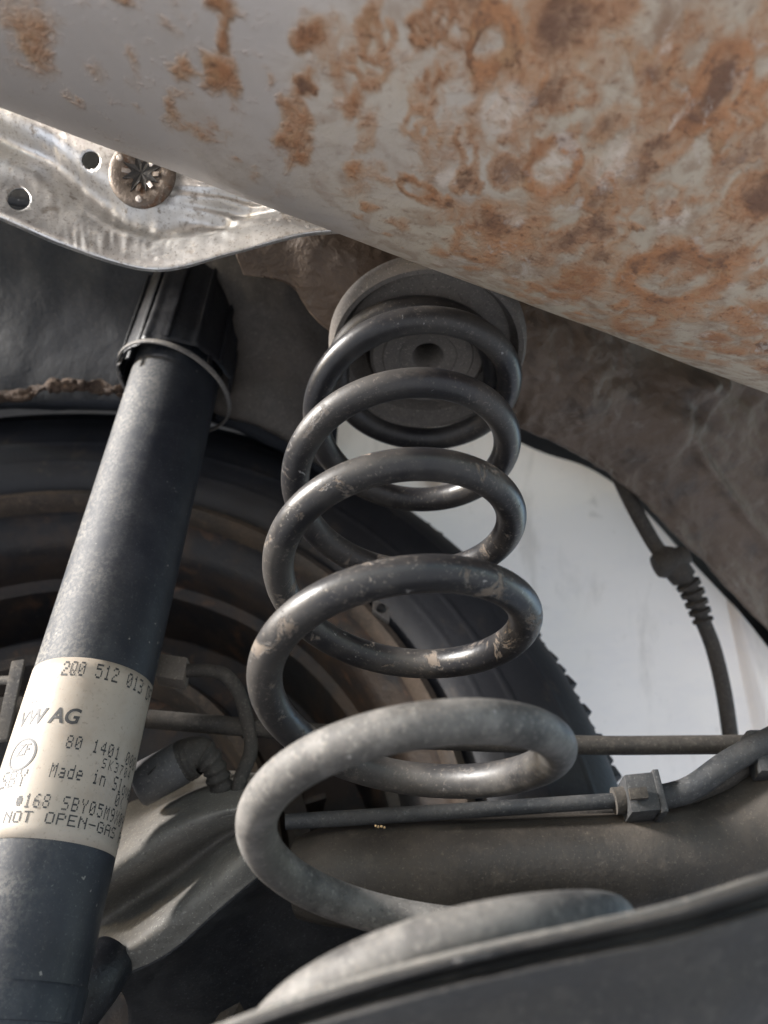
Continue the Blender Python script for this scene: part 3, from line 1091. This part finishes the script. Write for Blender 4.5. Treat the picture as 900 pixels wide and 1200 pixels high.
# wheel weight clip on the inner rim
cp = at(446, 716, .425)
clip = box('balance_weight', cp, WU * .8 + UP * -.6, UP, WN, .012, .010, .004, MAT_BRACKET, wheel, .0012)
lathe('rivet', [(.0001, -.003), (.0022, -.0026), (.003, 0), (.003, .002)], cp + WN * -.0018, WN, MAT_STUD, clip, 14)

# ---------------------------------------------------------------- axle and arm
beam_pts = [at(*q) for q in ((350, 1028, .338), (400, 1024, .336), (480, 1020, .336), (620, 1013, .338), (740, 1006, .340),
                             (830, 992, .343), (900, 965, .346), (990, 920, .350))]
axle = thing('axle_beam', 'thick dusty brown axle beam running behind the lowest coil', 'axle', beam_pts[3] + Vector((0, 0, -.03)))
tube('beam', beam_pts, [.0170, .0215, .0222, .0222, .0225, .024, .028, .036], MAT_BEAM, axle, 40, 90)
bm = bmesh.new()
u_, w_, a_ = frame(beam_pts[6] - beam_pts[5])
flange = [cr(pr((795, 948, .340), (820, 930, .340), (850, 915, .340), (868, 905, .341), (885, 903, .342)), i / 19) for i in range(20)]
sweep(bm, flange, [.003 + .004 * sin(pi * i / 19) for i in range(20)], 14, squash=.5)
from_bm('clip_plate', bm, MAT_CABLE, axle)
wb = bmesh.new()
wp = []
for k in range(70):
    t = -2.4 + 2.6 * k / 69
    c_ = cr(beam_pts, .79) + (frame(beam_pts[6] - beam_pts[5])[0] * cos(t) + frame(beam_pts[6] - beam_pts[5])[1] * sin(t)) * (.0262)
    wp.append(c_)
sweep(wb, wp, [.0016 + .0006 * sin(k * 1.5) + .0003 * random.random() for k in range(70)], 8)
from_bm('weld_bead', wb, MAT_BEAM, axle)
bm = bmesh.new()
for k in range(6):
    c = at(446 + random.uniform(-6, 6), 968 + random.uniform(-4, 4), .316 + random.uniform(-.001, .001))
    bmesh.ops.create_icosphere(bm, subdivisions=1, radius=random.uniform(.0004, .0008), matrix=Matrix.Translation(c))
o = from_bm('seed_husk', bm, MAT_CRUMB)
tag(o, 'tiny pale dry seed husk caught on top of the axle beam', 'debris')

arm = thing('trailing_arm', 'curved dusty grey trailing arm with pale ridge beside the damper foot', 'suspension arm', at(240, 1190, .35))
arm_rows = [
    pr((60, 985, .40), (130, 950, .395), (190, 925, .39), (250, 905, .385), (310, 905, .38)),
    pr((90, 1015, .345), (140, 985, .345), (190, 957, .345), (245, 940, .342), (305, 930, .345)),
    pr((95, 1055, .327), (148, 1015, .328), (200, 982, .330), (255, 957, .331), (308, 945, .338)),
    pr((100, 1092, .356), (142, 1066, .356), (203, 1026, .358), (256, 986, .354), (310, 956, .346)),
    pr((118, 1125, .318), (176, 1088, .318), (238, 1040, .318), (288, 998, .320), (322, 976, .338)),
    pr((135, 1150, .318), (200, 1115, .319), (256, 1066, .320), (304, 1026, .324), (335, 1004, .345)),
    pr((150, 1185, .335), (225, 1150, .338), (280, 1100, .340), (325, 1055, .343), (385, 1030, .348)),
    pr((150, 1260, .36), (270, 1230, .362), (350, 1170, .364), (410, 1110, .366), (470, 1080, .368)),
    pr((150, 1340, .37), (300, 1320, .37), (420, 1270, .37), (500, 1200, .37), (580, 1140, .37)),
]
loft('arm_lower_face', arm_rows[5:], 70, 40, MAT_BLACK, arm, thick=.004, disp=lambda u, v, p: .0008 * fbm(p * 30))  # lower rows of the arm, in a much darker material than the shell
loft('arm_shell', arm_rows[:6], 80, 100, MAT_ARM, arm, thick=.004, disp=lambda u, v, p: .0012 * fbm(p * 30))
lathe('bush', [(.0001, -.015), (.0085, -.015), (.0115, -.011), (.0122, 0), (.0115, .011), (.0085, .015), (.0001, .015)],
      at(108, 1152, .310), Vector((.35, .3, .85)), MAT_PLASTIC, arm, 32)

# lower spring cup: near wall and rolled rim
cup = thing('spring_cup', 'dark ridged lower spring cup with shiny rim across the bottom', 'spring cup', at(600, 1200, .17))
cup_rows = [
    pr((200, 1440, .30), (320, 1420, .30), (440, 1400, .30), (560, 1400, .30), (680, 1400, .30), (800, 1400, .30), (1000, 1400, .31)),
    pr((236, 1274, 0.1657), (332, 1238, 0.1639), (440, 1204, 0.1630), (560, 1173, 0.1630), (690, 1145, 0.1648), (810, 1116, 0.1694), (1000, 1052, 0.1804)),
    pr((236, 1218, 0.1582), (332, 1182, 0.1564), (440, 1148, 0.1555), (560, 1117, 0.1555), (690, 1089, 0.1573), (810, 1060, 0.1619), (1000, 996, 0.1729)),
    pr((236, 1214, 0.1537), (332, 1178, 0.1519), (440, 1144, 0.1510), (560, 1113, 0.1510), (690, 1085, 0.1528), (810, 1056, 0.1574), (1000, 992, 0.1684)),
    pr((238, 1222, 0.1482), (336, 1186, 0.1464), (444, 1152, 0.1455), (562, 1121, 0.1455), (692, 1093, 0.1473), (812, 1064, 0.1519), (1000, 1001, 0.1629)),
    pr((240, 1236, 0.1523), (339, 1199, 0.1505), (447, 1166, 0.1496), (564, 1136, 0.1496), (694, 1108, 0.1514), (814, 1081, 0.1560), (1000, 1021, 0.1665)),
    pr((242, 1250, 0.1469), (342, 1212, 0.1450), (450, 1180, 0.1441), (566, 1150, 0.1441), (696, 1122, 0.1459), (816, 1096, 0.1505), (1000, 1040, 0.1610)),
    pr((246, 1275, 0.1501), (346, 1238, 0.1482), (455, 1207, 0.1473), (570, 1178, 0.1473), (700, 1152, 0.1491), (820, 1128, 0.1537), (1000, 1078, 0.1638)),
    pr((252, 1330, 0.1519), (352, 1295, 0.1501), (460, 1265, 0.1491), (575, 1240, 0.1491), (705, 1220, 0.1510), (825, 1200, 0.1546), (1000, 1160, 0.1647)),
    pr((256, 1400, 0.1647), (358, 1370, 0.1629), (465, 1340, 0.1620), (580, 1320, 0.1620), (710, 1300, 0.1638), (830, 1290, 0.1674), (1000, 1260, 0.1739)),
]
tube('cup_rim', cup_rows[3], .0010, MAT_RIMEDGE, cup, 12, 80)
loft('cup_wall', cup_rows, 120, 110, MAT_CUPWALL, cup, thick=.0006, disp=lambda u, v, p: .0003 * fbm(p * 40))

# ---------------------------------------------------------------- coil spring
HS = [.1128, .1132, .1143, .1150, .0931, .0702, .0474, .0237, 0.0, -.025, -.04999, -.0755, -.10106, -.1256, -.1377, -.1520, -.1715, -.188]
# half-turn samples; first is t=-1.5*pi*... see TT
TT = [-2.1, -1.5, -1.0, -.5, .5, 1.5, 2.5, 3.5, 4.5, 5.5, 6.5, 7.5, 8.5, 9.5, 10.0, 10.5, 11.0, 11.5]
RS = [.0372, .0388, .0428, .0452, .0457, .0461, .0465, .0467, .0468, .0471, .0473, .0478, .0484, .0491, .0495, .0498, .0497, .0496]


def interp(x, xs, ys):
    for i in range(len(xs) - 1):
        if x <= xs[i + 1]:
            h = xs[i + 1] - xs[i]
            f = (x - xs[i]) / h

            def slope(k):
                if k <= 0:
                    return (ys[1] - ys[0]) / (xs[1] - xs[0])
                if k >= len(xs) - 1:
                    return (ys[-1] - ys[-2]) / (xs[-1] - xs[-2])
                return (ys[k + 1] - ys[k - 1]) / (xs[k + 1] - xs[k - 1])
            a, b = slope(i) * h, slope(i + 1) * h
            f2, f3 = f * f, f * f * f
            return ys[i] * (2 * f3 - 3 * f2 + 1) + a * (f3 - 2 * f2 + f) + ys[i + 1] * (-2 * f3 + 3 * f2) + b * (f3 - f2)
    return ys[-1]


C0 = Vector((.00551, .01446 * SA + .30234 * CA, ZC - .01446 * CA + .30234 * SA))
spr = []
NS = 900
for i in range(NS + 1):
    t = -2.1 + (11.35 + 2.1) * i / NS
    H = interp(t, TT, HS)
    R_ = interp(t, TT, RS)
    xo = .03714 * H + .6874 * H * H
    spr.append(C0 + Vector((R_ * cos(t * pi) + xo, -R_ * sin(t * pi), H)))
RWIRE = .0062
rad = []
for i in range(NS + 1):
    e = min(i, NS - i) / 10
    rad.append(RWIRE * min(1.0, .72 + .28 * e))
spring = thing('coil_spring', 'tall black coil spring with dusty grey lower coils in the centre', 'coil spring',
               Vector((C0.x, C0.y, C0.z - .17)))
bm = bmesh.new()
sweep(bm, spr, rad, 28)
from_bm('coil', bm, MAT_SPRING, spring, sharp=60)

# ---------------------------------------------------------------- damper
D1 = at(196, 482, .44)
D2 = at(76, 924, .308)
dax = (D1 - D2).normalized()
RD = .026
damper = thing('shock_absorber', 'black dusty shock absorber with beige printed label left of the spring', 'shock absorber',
               D2 - dax * .125)
camp = Vector((0, 0, ZC))
# direction towards the viewer at label height = angle zero of the print
fz = (camp - D2)
fz = (fz - dax * fz.dot(dax)).normalized()
fx = fz.cross(dax) * -1                            # to the right in the photo
if fx.x < 0:
    fx = -fx
L = (D1 - D2).length
lathe('tube', [(.0001, -.098), (.018, -.098), (.0238, -.0955), (.0252, -.091), (.0258, -.084), (RD, -.080), (RD, L + .10)],
      D2, dax, MAT_DAMPER, damper, 96)
lathe('crimp_ring', [(RD - .001, -.081), (RD + .0004, -.080), (RD + .0006, -.070), (RD + .0001, -.069), (RD - .001, -.069)], D2, dax,
      MAT_DAMPER, damper, 120, rmod=lambda t, r, h: 1 + .006 * (sin(t * 60) > 0) if r > RD else 1)
lathe('lower_mount', [(.0001, -.14), (.0175, -.14), (.019, -.135), (.019, -.105), (.0165, -.097)], D2, dax, MAT_PLASTIC, damper, 40)


def cyl_hit(px, py):
    r = ray(px, py)
    o = camp - D2
    o_ = o - dax * o.dot(dax)
    r_ = r - dax * r.dot(dax)
    A = r_.dot(r_)
    B = 2 * o_.dot(r_)
    C = o_.dot(o_) - RD * RD
    disc = max(B * B - 4 * A * C, 0)
    s = (-B - sqrt(disc)) / (2 * A)
    p = o + r * s
    return atan2(p.dot(fx), p.dot(fz)), p.dot(dax)


def cylp(th, h, r):
    return D2 + dax * h + (fz * cos(th) + fx * sin(th)) * r


# dust cap with ribs and open skirt lip
cap_b = D1 + dax * .021
nr_ = 14
cap_prof = [(.0300, .0), (.0308, .001), (.0312, .004), (.0306, .02), (.0300, .05), (.0296, .105), (.0285, .108), (.015, .110)]
cap = lathe('dust_cap', [(r + 0.0030 if r > .02 else r, h + .004) for r, h in cap_prof], cap_b, dax, MAT_PLASTIC, damper, 168,
            rmod=lambda t, r, h: 1 + .050 * (max(0, cos(t * nr_ / 2 * 1.0 + .6)) ** 6 - .3) if r > .02 else 1)
lathe('cap_lip', [(.0352, -.0008), (.0364, -.0010), (.0368, .0006), (.0364, .0020), (.0352, .0018)], cap_b + dax * -.002, (dax + Vector((.26, 0, 0))).normalized(),
      MAT_RINGLIP, damper, 96, close=True)
for k in range(12):
    t = 2 * pi * k / 12 + .18
    rd = fz * cos(t) + fx * sin(t)
    box('cap_rib', cap_b + rd * .0332 + dax * .056, dax, fz * -sin(t) + fx * cos(t), rd, .100, .0030, .0030, MAT_PLASTIC, cap, .0007)
for k in range(4):
    t = k * pi / 2 + .5
    rd = fz * cos(t) + fx * sin(t)
    box('lip_strut', cap_b + rd * .0325 + dax * .004, dax, fz * -sin(t) + fx * cos(t), rd, .016, .003, .0016, MAT_PLASTIC, cap, .0004)

# label
tl, htop = cyl_hit(110, 772)
_, hbot = cyl_hit(75, 986)
bm = bmesh.new()
nt, nh = 60, 16
g = [[bm.verts.new(cylp(-1.75 + (1.35 + 1.75) * i / nt, hbot + (htop - hbot) * j / nh, RD + .00018)) for i in range(nt + 1)] for j in range(nh + 1)]
for j in range(nh):
    for i in range(nt):
        bm.faces.new((g[j][i], g[j][i + 1], g[j + 1][i + 1], g[j + 1][i]))
label = from_bm('label', bm, MAT_LABEL, damper)
mod = label.modifiers.new('thickness', 'SOLIDIFY')
mod.thickness = .0001
mod.offset = -1
label['label'] = 'beige printed paper label on the damper tube'

FONT = {
 '0': '01110 10001 10011 10101 11001 10001 01110', '1': '00100 01100 00100 00100 00100 00100 01110',
 '2': '01110 10001 00001 00110 01000 10000 11111', '3': '11110 00001 00001 01110 00001 00001 11110',
 '4': '00010 00110 01010 10010 11111 00010 00010', '5': '11111 10000 11110 00001 00001 10001 01110',
 '6': '00110 01000 10000 11110 10001 10001 01110', '7': '11111 00001 00010 00100 01000 01000 01000',
 '8': '01110 10001 10001 01110 10001 10001 01110', '9': '01110 10001 10001 01111 00001 00010 01100',
 'A': '01110 10001 10001 11111 10001 10001 10001', 'B': '11110 10001 10001 11110 10001 10001 11110',
 'D': '11110 10001 10001 10001 10001 10001 11110', 'E': '11111 10000 10000 11110 10000 10000 11111',
 'F': '11111 10000 10000 11110 10000 10000 10000', 'G': '01110 10001 10000 10111 10001 10001 01110',
 'K': '10001 10010 10100 11000 10100 10010 10001', 'M': '10001 11011 10101 10101 10001 10001 10001',
 'N': '10001 11001 10101 10011 10001 10001 10001', 'O': '01110 10001 10001 10001 10001 10001 01110',
 'P': '11110 10001 10001 11110 10000 10000 10000', 'Q': '01110 10001 10001 10001 10101 10010 01101',
 'R': '11110 10001 10001 11110 10100 10010 10001', 'S': '01111 10000 10000 01110 00001 00001 11110',
 'T': '11111 00100 00100 00100 00100 00100 00100', 'U': '10001 10001 10001 10001 10001 10001 01110',
 'X': '10001 10001 01010 00100 01010 10001 10001', 'Y': '10001 10001 01010 00100 00100 00100 00100',
 'a': '00000 00000 01110 00001 01111 10001 01111', 'd': '00001 00001 01111 10001 10001 10001 01111',
 'e': '00000 00000 01110 10001 11111 10000 01110', 'i': '00100 00000 01100 00100 00100 00100 01110',
 'l': '01100 00100 00100 00100 00100 00100 01110', 'n': '00000 00000 11110 10001 10001 10001 10001',
 'o': '00000 00000 01110 10001 10001 10001 01110', 'v': '00000 00000 10001 10001 10001 01010 00100',
 'k': '10000 10000 10010 10100 11000 10100 10010', '*': '00000 01110 11111 11111 11111 01110 00000',
 '-': '00000 00000 00000 11111 00000 00000 00000', '(': '00010 00100 01000 01000 01000 00100 00010', ' ': '00000 ' * 7,
}


def dot_text(s, px, py, cap, adv=None, wide=.72):
    """dot-matrix print; (px,py) baseline start in the photo, cap height in m, advance in m"""
    th0, h0_ = cyl_hit(px, py)
    adv = adv or cap * .86
    cw = cap * wide / 5
    ch_ = cap / 7
    bm = bmesh.new()
    for k, chx in enumerate(s):
        rows = FONT.get(chx, FONT[' ']).split()
        for j, row in enumerate(rows):
            i = 0
            while i < 5:
                if row[i] == '1':
                    i2 = i
                    while i2 < 4 and row[i2 + 1] == '1':
                        i2 += 1
                    x0 = k * adv + (i + .08) * cw
                    x1 = k * adv + (i2 + .92) * cw
                    y1 = cap - j * ch_ - ch_ * .04
                    y0 = cap - (j + 1) * ch_ + ch_ * .04
                    q = [(x0, y0), (x1, y0), (x1, y1), (x0, y1)]
                    bm.faces.new([bm.verts.new(cylp(th0 + x / RD, h0_ + y, RD + .00032 + j * 2e-6)) for x, y in q])
                    i = i2 + 1
                else:
                    i += 1
    return from_bm('lettering', bm, MAT_INK, label, smooth=False)


def font_text(s, px, py, size, shear=0., bold=0., sx=1.0):
    th0, h0_ = cyl_hit(px, py)
    cu = bpy.data.curves.new('print', 'FONT')
    cu.body = s
    cu.size = size
    cu.shear = shear
    cu.offset = bold
    cu.resolution_u = 4
    ob = bpy.data.objects.new('print', cu)
    COL.objects.link(ob)
    dg = bpy.context.evaluated_depsgraph_get()
    me = bpy.data.meshes.new_from_object(ob.evaluated_get(dg))
    bpy.data.objects.remove(ob)
    bm = bmesh.new()
    bm.from_mesh(me)
    bmesh.ops.subdivide_edges(bm, edges=[e for e in bm.edges if e.calc_length() > .002], cuts=2)
    bmesh.ops.triangulate(bm, faces=bm.faces)
    for v_ in bm.verts:
        v_.co = cylp(th0 + v_.co.x * sx / RD, h0_ + v_.co.y, RD + .00034)
    return from_bm('lettering', bm, MAT_INK, label, smooth=False)


dot_text('2Q0 512 013 DF', 71, 792, .0066, .00345, .40)
dot_text('PP', 36, 828, .0030, .0024, .6)
font_text('VW AG', 22, 853, .0088, .12, .00020, .95)
dot_text('80 1401 000', 76, 877, .0054, .00335, .44)
dot_text('SK3704', 118, 900, .0040, .0031, .44)
dot_text('Made in Slovak', 57, 911, .0056, .0032, .42)
dot_text('0(', 133, 944, .0050, .0036, .52)
dot_text('SBY', 0, 926, .0066, .0046, .52)
dot_text('*168 SBY05M9X09Y', 17, 947, .0052, .00345, .46)
dot_text('NOT OPEN-GAS PRESSU', 3, 965, .0042, .0040, .76)
# oval maker's mark with two letters
th0, hh0 = cyl_hit(26, 884)
bm = bmesh.new()
NN = 48
for a in range(NN):
    q = []
    for (k, rr) in ((a, 1.0), (a + 1, 1.0), (a + 1, .86), (a, .86)):
        t = 2 * pi * k / NN
        q.append(bm.verts.new(cylp(th0 + .0066 * rr * cos(t) / RD, hh0 + .0066 * rr * sin(t), RD + .00034)))
    bm.faces.new(q)
from_bm('maker_mark', bm, MAT_INK, label, smooth=False)
font_text('ZF', 19, 887, .0068, .12, .0001, .8)

# ---------------------------------------------------------------- pipes, cables, sensor
rod = thing('cable_rod', 'long straight dusty horizontal rod passing behind the second lowest coil', 'rod', at(450, 862, .37))
tube('rod', pr((120, 838, .372), (300, 853, .370), (480, 866, .368), (680, 873, .366), (800, 873, .366), (980, 871, .366)), .0046, MAT_CABLE, rod, 20, 50)

pipe = thing('brake_pipe', 'dark brake pipe with union block and bent hose above the axle beam', 'brake pipe', at(740, 940, .335))
tube('pipe', pr((335, 963, .330), (450, 956, .331), (560, 949, .332), (740, 937, .334)), .0034, MAT_PIPE, pipe, 18, 40)
tube('lower_pipe', pr((560, 968, .343), (640, 957, .342), (740, 946, .340)), .0030, MAT_CABLE, pipe, 14, 20)
ux = at(780, 933, .334) - at(730, 938, .334)
uu, uw, ua = frame(ux)
un = box('union_block', at(750, 935, .333), ux, UP, Vector((0, 1, 0)), .0150, .0172, .0150, MAT_PIPE, pipe, .0016)
box('block_lip', at(768, 934, .333), ux, UP, Vector((0, 1, 0)), .0030, .0190, .0165, MAT_PIPE, un, .0008)
box('block_latch', at(748, 930, .3248), ux, UP, Vector((0, 1, 0)), .0080, .0050, .0020, MAT_CABLE, un, .0005)
lathe('union_collar', [(.0001, -.003), (.0058, -.003), (.0058, .003), (.0001, .003)], at(727, 938, .333), ux, MAT_CABLE, pipe, 20)
tube('hose', pr((760, 936, .334), (790, 931, .334), (815, 921, .334), (850, 896, .335), (885, 876, .336), (940, 848, .338)), .0054, MAT_PIPE, pipe, 20, 50)
box('hose_clip', at(893, 885, .338), Vector((1, 0, 0)), Vector((0, 1, 0)), UP, .012, .012, .020, MAT_PIPE, pipe, .002)

sc_ = thing('sensor_cable', 'hanging sensor cable with ribbed rubber grommet in front of the white panel', 'cable', at(858, 868, .50))
tube('upper_cable', pr((715, 535, .515), (733, 575, .512), (752, 612, .51), (772, 645, .508), (790, 662, .507)), .0052, MAT_CABLE, sc_, 18, 40)
gpts = pr((772, 646, .507), (790, 664, .506), (806, 684, .506), (816, 706, .506), (824, 728, .506))
gp = [cr(gpts, i / 79) for i in range(80)]
gr = []
for i in range(80):
    f_ = i / 79
    base = .0090 if .08 < f_ < .36 else .0078 - .0030 * max(0, f_ - .3)
    if f_ <= .08:
        base = .0055 + .0035 * f_ / .08
    if f_ > .36:
        base += .0013 * (1 if sin(f_ * 52) > -.1 else -1)
    gr.append(base)
bm = bmesh.new()
sweep(bm, gp, gr, 22)
from_bm('grommet', bm, MAT_CABLE, sc_, sharp=45)
gx = (at(808, 648, .506) - at(768, 664, .506))
lathe('grommet_flange', [(.0001, -.012), (.0075, -.0118), (.0092, -.009), (.0088, .000), (.0068, .009), (.0058, .0118), (.0001, .012)],
      at(787, 657, .505), gx, MAT_CABLE, sc_, 24)
tube('lower_cable', pr((822, 724, .506), (836, 760, .505), (848, 810, .503), (857, 870, .50)), .0052, MAT_CABLE, sc_, 18, 40)

sensor = thing('wheel_sensor', 'grey sleeved sensor with bent rubber boot beside the damper label', 'sensor', at(190, 925, .35))
a0, a1 = at(160, 922, .350), at(214, 893, .356)
sl = lathe('sleeve', [(.0001, 0), (.0092, 0), (.0102, .0012), (.0102, (a1 - a0).length - .001), (.0096, (a1 - a0).length), (.0001, (a1 - a0).length)],
           a0, a1 - a0, MAT_SLEEVE, sensor, 40)
box('sleeve_slot', at(178, 903, .3425), at(186, 895, .34) - at(172, 910, .34), Vector((0, -.6, -.5)), Vector((0, 1, -.3)), .0052, .0014, .0012, MAT_STUD, sl, .0003)
bpts = pr((205, 898, .356), (220, 890, .356), (236, 885, .356), (250, 898, .356), (258, 918, .356), (268, 945, .356))
brd = [.0095, .0100, .0082, .0056, .0056, .0044]
bm = bmesh.new()
sweep(bm, [cr(bpts, i / 99) for i in range(100)],
      [cr(brd, i / 99) * (1 + (.10 * sin(i * .62) if i > 42 else .015 * sin(i * .9))) for i in range(100)], 24)
from_bm('boot', bm, MAT_CABLE, sensor, sharp=60)

conn = thing('wire_connector', 'small tan plug connector with curved wire between damper and spring', 'connector', at(205, 790, .37))
box('plug', at(203, 787, .37), at(225, 790, .37) - at(185, 784, .37), UP, Vector((0, 1, 0)), .0145, .0130, .010, MAT_CONN, conn, .0012)
tube('wire', pr((215, 786, .37), (243, 786, .369), (265, 792, .367), (281, 815, .366), (290, 848, .366), (294, 880, .362), (281, 915, .356), (278, 945, .352), (290, 975, .352)),
     .0034, MAT_CABLE, conn, 14, 70)

brk = thing('edge_bracket', 'narrow worn steel bracket plate at the far left edge', 'bracket', at(5, 870, .36))
box('plate', at(12, 822, .36), at(22, 776, .36) - at(2, 868, .36), Vector((1, 0, .2)), Vector((0, 1, 0)), .040, .0062, .003, MAT_BRACKET, brk, .0008)
tube('stay', pr((-60, 800, .362), (-20, 798, .362), (14, 797, .363)), .0022, MAT_BRACKET, brk, 10, 10)
tube('cross_tube', pr((-60, 838, .372), (20, 838, .372), (60, 838, .372)), .009, MAT_CABLE, brk, 18, 10)
